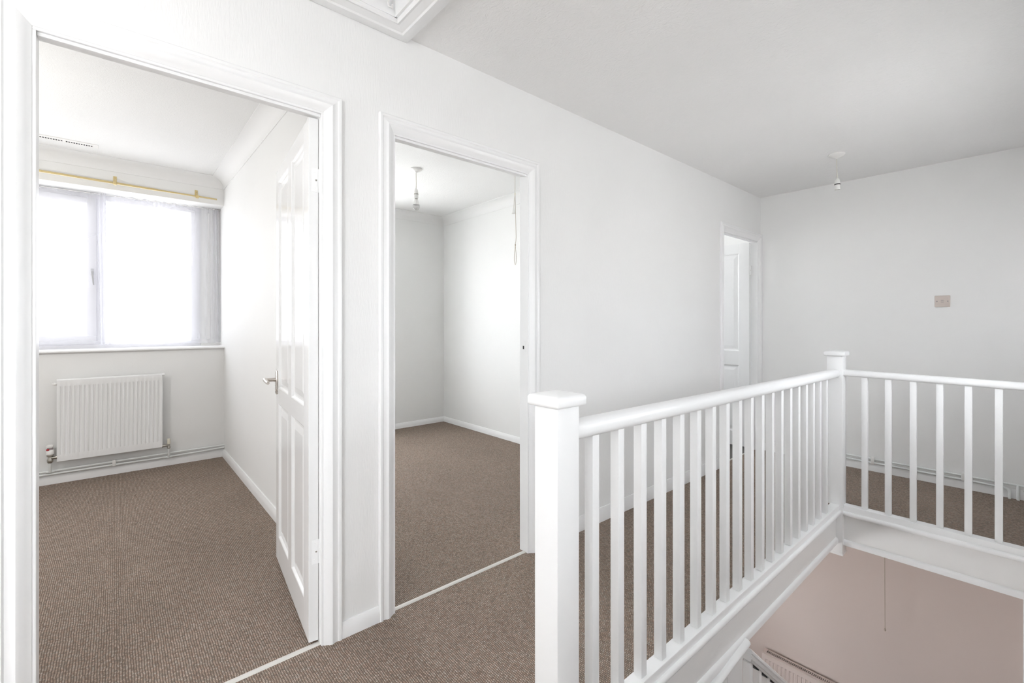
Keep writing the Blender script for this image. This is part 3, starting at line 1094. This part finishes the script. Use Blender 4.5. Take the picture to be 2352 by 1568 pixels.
net('net_curtain', 'white sheer net curtain over the opening sash on the left', -1.60, -.052, 2.276, 1.030, lambda t: bump(t, .98, .05) + .15 * bump(t, .55, .1), 2)
net('net_curtain', 'white sheer net curtain over the fixed pane on the right', -.105, .742, 2.281, 1.026, lambda t: .9 * bump(t, .02, .05) + 1.0 * bump(t, 1.0, .22) + .12 * bump(t, .4, .1), 5)
cw = MB()
cw.tube([(-3.30, -1.60, 2.274), (-3.30, -.5, 2.270), (-3.30, .749, 2.276)], .0025, 8)
tag(cw.build('curtain_wire', 'plastic', None, 60), 'thin white wire the net curtains hang from', 'curtain wire')

# ------------------------------------------------------------------ brass curtain rod
rd = thing('curtain_rod', 'thin brass telescopic curtain rod above the bedroom window', 'curtain rod', (-3.05, -.2, 2.33), 0)
Lr = Matrix.Translation((3.05, .2, -2.33))
MB().tube([(-3.05, -1.6, 2.349), (-3.05, -.43, 2.331), (-3.05, .27, 2.321)], .0085, 14).build('outer_tube', 'brass', rd, 60, Lr)
MB().tube([(-3.05, .265, 2.321), (-3.05, .685, 2.317)], .0068, 14).build('inner_tube', 'brass', rd, 60, Lr)
for yb_, zz in ((-.002, 2.326), (.540, 2.318), (-1.2, 2.343)):
    br = MB()
    br.box(-3.1195, -3.115, yb_ - .011, yb_ + .011, zz + .005, zz + .068, bev=.001)
    br.tube([(-3.116, yb_, zz + .045), (-3.085, yb_, zz + .035), (-3.06, yb_, zz + .016), (-3.043, yb_, zz + .004)], .0045, 8)
    br.box(-3.062, -3.038, yb_ - .010, yb_ + .010, zz - .016, zz + .012, bev=.003)
    br.build('bracket', 'brass', rd, 40, Lr)


# ------------------------------------------------------------------ radiators
def flute_panel(u0, u1, z0, z1, x_face, pitch, n, first, depth=.006, hw=.0085, top=.050, bot=.055):
    """Pressed steel panel in local space: face looks to +x, u along y."""
    cols = [u0, u0 + .006]
    lev = {u0: 1, u0 + .006: 0}
    seq = [(u0, 0.0)]
    for k in range(n):
        c = first + k * pitch
        seq += [(c - hw, 0.0), (c - hw * .55, depth), (c + hw * .55, depth), (c + hw, 0.0)]
    seq.append((u1, 0.0))
    zr = [z0, z0 + bot - .006, z0 + bot + .008, z1 - top - .008, z1 - top + .006, z1]
    fac = [0, 0, 1, 1, 0, 0]
    b = bmesh.new()
    G = [[b.verts.new((x_face - dp * fa, u, z)) for u, dp in seq] for z, fa in zip(zr, fac)]
    for r0, r1 in zip(G, G[1:]):
        for i in range(len(seq) - 1):
            b.faces.new((r0[i], r0[i + 1], r1[i + 1], r1[i]))
    # rolled edges back to the body
    th = .016
    per = [G[0][i] for i in range(len(seq))] + [G[j][-1] for j in range(1, 6)] + [G[5][i] for i in range(len(seq) - 2, -1, -1)] + [G[j][0] for j in range(4, 0, -1)]
    bk = []
    for vtx in per:
        co = vtx.co
        bk.append(b.verts.new((x_face - th, co.y, co.z)))
    m = len(per)
    for i in range(m):
        j = (i + 1) % m
        b.faces.new((per[j], per[i], bk[i], bk[j]))
    bmesh.ops.recalc_face_normals(b, faces=b.faces)
    return b


ra = thing('radiator', 'white single-panel radiator under the bedroom window', 'radiator', (-3.12, -.017, 0.17), 0, 'radiators')
La = Matrix.Translation((3.12, .017, -.17))
mb = MB()
mb._add(flute_panel(-.329, .297, .176, .782, -3.050, .0264, 23, -.306))
mb.build('front_panel', 'rad', ra, 25, La)
mb = MB()
mb.box(-3.072, -3.064, -.333, .301, .170, .790, bev=.003)
mb.box(-3.068, -3.058, -.331, .299, .172, .182, bev=.002)
mb.build('back_flange', 'rad', ra, 30, La)
for yb_ in (-.20, .14):
    MB().box(-3.118, -3.07, yb_, yb_ + .03, .25, .70, bev=.002).build('wall_bracket', 'rad', ra, None, La)
MB().lathe([(.009, 0), (.011, -.004), (.011, -.016), (.006, -.02), (.005, -.026)], (-3.066, -.331, .755), 'y', 14).build('air_vent', 'plastic', ra, 40, La)
MB().lathe([(.012, 0), (.013, .012), (.009, .018)], (-3.066, .296, .780), 'y', 14).build('blanking_plug', 'rad', ra, 40, La)
# thermostatic valve (left)
tv = MB()
tv.lathe([(.012, -.02), (.017, -.012), (.017, .006), (.013, .012), (.013, .030), (.019, .032), (.019, .040)], (-3.068, -.367, .19), 'z', 16)
tv.tube([(-3.068, -.367, .206), (-3.068, -.345, .206), (-3.068, -.328, .206)], [.012, .011, .013], 12)
tvo = tv.build('thermostatic_valve', 'tarnish', ra, 40, La)
MB().lathe([(.016, .040), (.0215, .046), (.0215, .075), (.019, .079)], (-3.068, -.367, .19), 'z', 18).build('valve_body', 'plastic', tvo, 40, La)
MB().lathe([(.0165, .079), (.0165, .098)], (-3.068, -.367, .19), 'z', 18).build('dial_window', 'grey', tvo, 40, La)
MB().lathe([(.0195, .096), (.0205, .102), (.019, .112), (.012, .115)], (-3.068, -.367, .19), 'z', 18).build('valve_cap', 'plastic', tvo, 40, La)
MB().box(-3.050, -3.046, -.386, -.370, .266, .280, bev=.002).build('pointer', 'red', tvo, None, La)
# lockshield valve (right)
lv = MB()
lv.lathe([(.006, -.018), (.012, -.012), (.012, .002), (.009, .006), (.009, .024), (.011, .026)], (-3.068, .342, .168), 'z', 14)
lv.tube([(-3.068, .342, .180), (-3.068, .318, .180), (-3.068, .296, .180)], [.010, .009, .013], 12)
lvo = lv.build('lockshield_valve', 'tarnish', ra, 40, La)
MB().lathe([(.010, .024), (.0115, .028), (.011, .064), (.008, .068)], (-3.068, .342, .168), 'z', 16).build('valve_cap', 'cream', lvo, 40, La)

# heating pipes in the bedroom
pp = thing('heating_pipes', 'two thin white heating pipes along the bedroom skirting', 'pipes', (-3.09, 0, .09), 0, 'painted heating pipes')
Lq = Matrix.Translation((3.09, 0, -.09))
XP = -3.093
MB().tube([(XP, -2.2, .099), (XP, -.435, .1015), (XP, 0, .105), (XP, .34, .108), (XP, .749, .107)], .0078, 12).build('upper_pipe', 'pipe', pp, 60, Lq)
MB().tube([(XP, -2.2, .082), (XP, -.435, .080), (XP, 0, .0795), (XP, .34, .077), (XP, .55, .081), (XP, .749, .087)], .0078, 12).build('lower_pipe', 'pipe', pp, 60, Lq)
MB().tube([(XP + .012, -.367, .098), (XP + .020, -.367, .125), (-3.068, -.367, .172)], .0085, 12).build('riser', 'pipe', pp, 60, Lq)
MB().tube([(XP + .010, .342, .070), (XP + .020, .342, .10), (-3.068, .342, .152)], .0078, 12).build('riser', 'pipe', pp, 60, Lq)
MB().tube([(XP + .004, -.39, .100), (XP + .004, -.345, .100)], .011, 12).build('tee_fitting', 'pipe', pp, 40, Lq)
MB().tube([(XP + .004, .320, .077), (XP + .004, .364, .077)], .0105, 12).build('tee_fitting', 'pipe', pp, 40, Lq)
MB().box(-3.118, XP + .011, -.018, .004, .070, .118, bev=.004).build('pipe_clip', 'plastic', pp, 40, Lq)

# landing pipes on the end wall
pl = thing('heating_pipes', 'two thin white heating pipes along the end wall skirting', 'pipes', (1.0, YF - .02, .09), 0, 'painted heating pipes')
Lq = Matrix.Translation((-1.0, -(YF - .02), -.09))
YP = YF - .024
MB().tube([(.075, YP, .106), (1.66, YP, .098), (XR, YP, .094)], .0078, 12).build('upper_pipe', 'pipe', pl, 60, Lq)
MB().tube([(.075, YP, .076), (1.59, YP, .069), (1.617, YP - .004, .066), (1.628, YP - .010, .050), (1.628, YP - .010, .0)], .0078, 12).build('lower_pipe', 'pipe', pl, 60, Lq)
MB().tube([(1.668, YP - .012, .0), (1.668, YP - .012, .070), (1.668, YP - .004, .098)], .0085, 12).build('riser', 'pipe', pl, 60, Lq)
MB().tube([(1.69, YP, .070), (XR, YP, .066)], .0078, 12).build('lower_pipe', 'pipe', pl, 60, Lq)
for xc in (.87, 0.28, 1.40):
    MB().box(xc - .011, xc + .011, YP - .011, YF, .062, .118, bev=.004).build('pipe_clip', 'plastic', pl, 40, Lq)

# lower radiator on the pink wall
lr = thing('radiator', 'pinkish double radiator with a slotted top grille on the hallway wall below', 'radiator', (.9, YF, -2.5), 0, 'radiators')
ROT = Matrix.Rotation(-PI / 2, 4, 'Z')      # +x face -> -y
RX0, RX1, RZ0, RZ1 = .055, 1.25, -2.47, -1.872
Ll = Matrix.Translation((-.9, -YF, 2.5))
PW = paint('radiator_pinkish_enamel', (0.74, 0.655, 0.62), 0.35, 0, mottled=0.01, spec=0.4)
M['pinkrad'] = PW
mb = MB()
mb._add(flute_panel(RX0, RX1, RZ0, RZ1 - .008, 0.105, .033, 35, RX0 + .036, .007, .010), Matrix(((0, 1, 0, 0), (-1, 0, 0, YF), (0, 0, 1, 0), (0, 0, 0, 1))))
mb.build('front_panel', 'pinkrad', lr, 25, Ll)
mb = MB()
mb.box(RX0, RX1, YF - .045, YF - .030, RZ0, RZ1 - .01, bev=.002)
mb.build('back_panel', 'pinkrad', lr, None, Ll)
for q in (RX0 - .004, RX1 - .002):
    MB().box(q, q + .006, YF - .1065, YF - .028, RZ0 + .02, RZ1 - .008, bev=.002).build('side_cover', 'pinkrad', lr, None, Ll)
mb = MB()
mb.box(RX0, RX0 + .030, YF - .104, YF - .030, RZ1 - .006, RZ1, bev=.001)
mb.box(RX0 + .0302, RX1, YF - .104, YF - .084, RZ1 - .006, RZ1, bev=.001)
mb.box(RX0 + .0302, RX1, YF - .050, YF - .030, RZ1 - .006, RZ1, bev=.001)
xx = RX0 + .030
while xx < RX1:
    mb.box(xx + .008, xx + .014, YF - .0839, YF - .0501, RZ1 - .005, RZ1 - .001)
    xx += .014
mb.build('top_grille', 'pinkrad', lr, None, Ll)
MB().box(RX0 + .01, RX1 - .01, YF - .084, YF - .050, RZ1 - .06, RZ1 - .05).build('convector_fins', 'dark', lr, None, Ll)
for xc in (.25, 1.05):
    MB().box(xc - .015, xc + .015, YF - .031, YF - .001, RZ0 + .1, RZ1 - .1).build('wall_bracket', 'pinkrad', lr, None, Ll)

# pull cord hanging from the hallway ceiling
pc = thing('hanging_cord', 'thin brown cord hanging against the pink wall below the short balustrade', 'cord', (.965, 4.58, -.22), 0)
Lc = Matrix.Translation((-.965, -4.58, .22))
MB().lathe([(.030, 0), (.030, -.012), (.012, -.02), (.003, -.022)], (.965, 4.58, -.22), 'z', 16).build('ceiling_mount', 'plastic', pc, 40, Lc)
MB().tube([(.965, 4.58, -.24), (.964, 4.58, -.7), (.966, 4.58, -1.19)], .0022, 8).build('cord', 'oldcord', pc, 60, Lc)
MB().lathe([(.0025, .012), (.006, .004), (.0065, -.006), (.003, -.012)], (.966, 4.58, -1.20), 'z', 12).build('cord_knot', 'oldcord', pc, 60, Lc)

# white door casing at the right of the pink wall
t = thing('trim_10', 'white door casing at the right edge of the pink hallway wall', 'door frame', (1.69, YF, LZ), 0, None, 'structure')
Lt = Matrix.Translation((-1.69, -YF, -LZ))
MB().extrude([(1.690, YF), (1.690, YF - .012), (1.70, YF - .018), (1.735, YF - .018), (1.755, YF - .010), (1.755, YF)], 'z', LZ, -.24).build('casing', 'gloss', t, 30, Lt)

# ------------------------------------------------------------------ ceiling things
def pendant(name, label, rose, cord_pts, hold, bulb=False, band='dark', lm=1.0):
    t = thing(name, label, 'pendant light', rose, 0, 'pendant light fittings')
    L = Matrix.Translation((-rose[0], -rose[1], -rose[2]))
    MB().lathe([(.050, 0), (.050, -.006), (.044, -.014), (.026, -.020), (.012, -.026), (.006, -.034), (.003, -.035)], rose, 'z', 28).build('ceiling_rose', 'plastic', t, 35, L)
    MB().tube(cord_pts, .0026, 8).build('flex', 'cord', t, 60, L)
    hx, hy, hz = hold
    MB().lathe([(.005, .050), (.012, .042), (.0165, .026), (.0175, .006)], hold, 'z', 20).build('lamp_holder', 'plastic', t, 40, L)
    MB().lathe([(.0182, .006), (.0182, .0), (.0182, -.001)], hold, 'z', 20).build('holder_ring', band, t, 40, L)
    MB().lathe([(.0175, -.001), (.0178, -.030), (.0165, -.034), (.015, -.034), (.015, -.012)], hold, 'z', 20).build('shade_skirt', 'plastic', t, 40, L)
    if bulb:
        MB().lathe([(.012, -.030), (.0125, -.044)], hold, 'z', 18).build('bulb_cap', 'tarnish', t, 40, L)
        MB().lathe([(.015, -.042), (.020, -.060), (.027, -.082), (.0285, -.086)], hold, 'z', 22).build('bulb_neck', 'plastic', t, 40, L)
        MB().lathe([(.0285, -.086), (.0300, -.098), (.0285, -.112), (.022, -.124), (.012, -.130), (.001, -.1315)], hold, 'z', 22).build('bulb', 'frost', t, 60, L)
    return t


pendant('pendant_light', 'bare ceiling pendant without a bulb hanging by the end wall', (.812, 3.90, CZ),
        [(.812, 3.90, CZ - .03), (.813, 3.902, CZ - .1), (.816, 3.90, 2.245)], (.816, 3.90, 2.200))
pendant('pendant_light', 'ceiling pendant with a small bulb seen through the middle doorway', (-1.675, 1.912, RZ - .01),
        [(-1.675, 1.912, RZ - .04), (-1.676, 1.913, RZ - .07), (-1.682, 1.918, RZ - .12), (-1.677, 1.914, 2.345)], (-1.677, 1.914, 2.295), True, 'tarnish')

px, py, PZ = -0.943, 2.377, RZ - .01
pu = thing('pull_cord_switch', 'cream pull cords with a white acorn and a knotted loop through the middle doorway', 'pull cord', (px, py, PZ), 0)
Lu = Matrix.Translation((-px, -py, -PZ))
MB().lathe([(.042, 0), (.042, -.022), (.034, -.034), (.010, -.040)], (px, py, PZ), 'z', 20).build('switch_body', 'plastic', pu, 35, Lu)
MB().tube([(px, py, PZ - .036), (px, py, 2.232)], .0022, 8).build('cord', 'cord', pu, 60, Lu)
MB().lathe([(.0035, .011), (.0055, 0), (.0035, -.012)], (px, py, 2.230), 'z', 12).build('cord_joiner', 'cream', pu, 40, Lu)
MB().tube([(px, py, 2.222), (px - .004, py - .004, 2.18), (px - .007, py - .009, 2.105)], .0017, 8).build('cord', 'cord', pu, 60, Lu)
MB().lathe([(.0035, .031), (.006, .027), (.008, .013), (.0145, -.004), (.015, -.007), (.0125, -.008)], (px - .007, py - .009, 2.083), 'z', 18).build('acorn_pull', 'plastic', pu, 40, Lu)
MB().tube([(px, py, 2.222), (px + .003, py + .004, 2.07), (px + .006, py + .006, 1.89), (px + .005, py + .005, 1.86), (px + .001, py + .002, 1.833)], .0020, 8).build('cord', 'oldcord', pu, 60, Lu)
MB().lathe([(.002, .009), (.0055, .004), (.0055, -.004), (.002, -.009)], (px + .001, py + .002, 1.828), 'z', 12).build('cord_knot', 'oldcord', pu, 60, Lu)
lp = []
for i in range(25):
    a = i / 24 * 2 * PI
    hgt_ = .074 - .074 * math.cos(a)
    wv = .0095 * math.sin(a) * (0.35 + .65 * (hgt_ / .148))
    lp.append((px + .001 + wv * .66, py + .002 + wv * .75, 1.821 - hgt_))
MB().tube(lp, .0020, 8).build('cord_loop', 'oldcord', pu, 60, Lu)

# slotted vent in the bedroom ceiling
vt = thing('ceiling_vent', 'white slotted vent strip in the bedroom ceiling near the curtain rod', 'vent', (-2.80, -.4, RZ), 0)
Lv = Matrix.Translation((2.80, .4, -RZ))
v_ = MB()
v_.box(-2.850, -2.770, -.75, -.095, RZ - .005, RZ + .001, bev=.002)
v_.build('vent_plate', 'plastic', vt, None, Lv)
yv = -.132
kk = 0
while yv > -.73:
    if kk not in (11, 22, 33):
        MB().box(-2.826, -2.806, yv - .0040, yv + .0040, RZ - .0062, RZ - .004).build('slot', 'dark', vt, None, Lv)
    yv -= .0132
    kk += 1

# loft hatch
lh = thing('loft_hatch', 'white framed loft hatch in the ceiling over the long wall', 'loft hatch', (.4, .5, CZ), 0)
Lh = Matrix.Translation((-.4, -.5, -CZ))
HP = [(0, 0), (0, -.024), (.010, -.027), (.040, -.027), (.046, -.022), (.076, -.017), (.086, -.020), (.092, -.014), (.092, 0)]   # from outer edge inwards
ox0, ox1, oy0, oy1 = .002, HX[1] + .085, HY[0] - .09, .935
def hring(i):
    u, v = HP[i]
    return [(ox0 + u, oy0 + u, CZ + v), (ox1 - u, oy0 + u, CZ + v), (ox1 - u, oy1 - u, CZ + v), (ox0 + u, oy1 - u, CZ + v)]
rings = [hring(i) for i in range(len(HP))]
for side in range(4):
    j = (side + 1) % 4
    MB().loft([[r[side] for r in rings], [r[j] for r in rings]]).build('frame_moulding', 'gloss', lh, 25, Lh)
l_ = MB()
l_.box(HX[0], HX[0] + .012, HY[0], HY[1], CZ - .005, CZ + .13)
l_.box(HX[1] - .012, HX[1], HY[0], HY[1], CZ - .005, CZ + .13)
l_.box(HX[0], HX[1], HY[0], HY[0] + .012, CZ - .005, CZ + .13)
l_.box(HX[0], HX[1], HY[1] - .012, HY[1], CZ - .005, CZ + .13)
l_.build('hatch_lining', 'gloss', lh, None, Lh)
MB().box(HX[0] + .014, HX[1] - .014, HY[0] + .014, HY[1] - .014, CZ + .062, CZ + .085, bev=.004).build('hatch_panel', 'gloss', lh, 30, Lh)
hk = MB()
hk.tube([(.118, .800, CZ + .064), (.118, .800, CZ + .045), (.112, .796, CZ + .028), (.108, .800, CZ + .018), (.116, .812, CZ + .012), (.128, .806, CZ + .016)], .0032, 8)
hk.build('hatch_hook', 'plastic', lh, 60, Lh)

# ------------------------------------------------------------------ wall plate on the end wall
sw = thing('wall_socket', 'small beige square wall plate with two screws on the end wall', 'wall socket', (1.285, YF, 1.376), 0)
MB().box(-.043, .043, -.010, 0, -.043, .043, bev=.004).build('faceplate', 'beige', sw, 30)
for sx in (-.030, .030):
    MB().lathe([(.0042, 0), (.0036, -.001), (.0005, -.0012)], (sx, -.010, 0), 'y', 12).build('screw', 'grey', sw, 40)
MB().box(-.0085, .0085, -.0125, -.009, -.011, .011, bev=.001).build('socket_insert', 'beige', sw, 30)
for dz in (-.006, .002, .008):
    MB().box(-.006, .006, -.0132, -.012, dz - .0012, dz + .0012).build('slot', 'grey', sw)
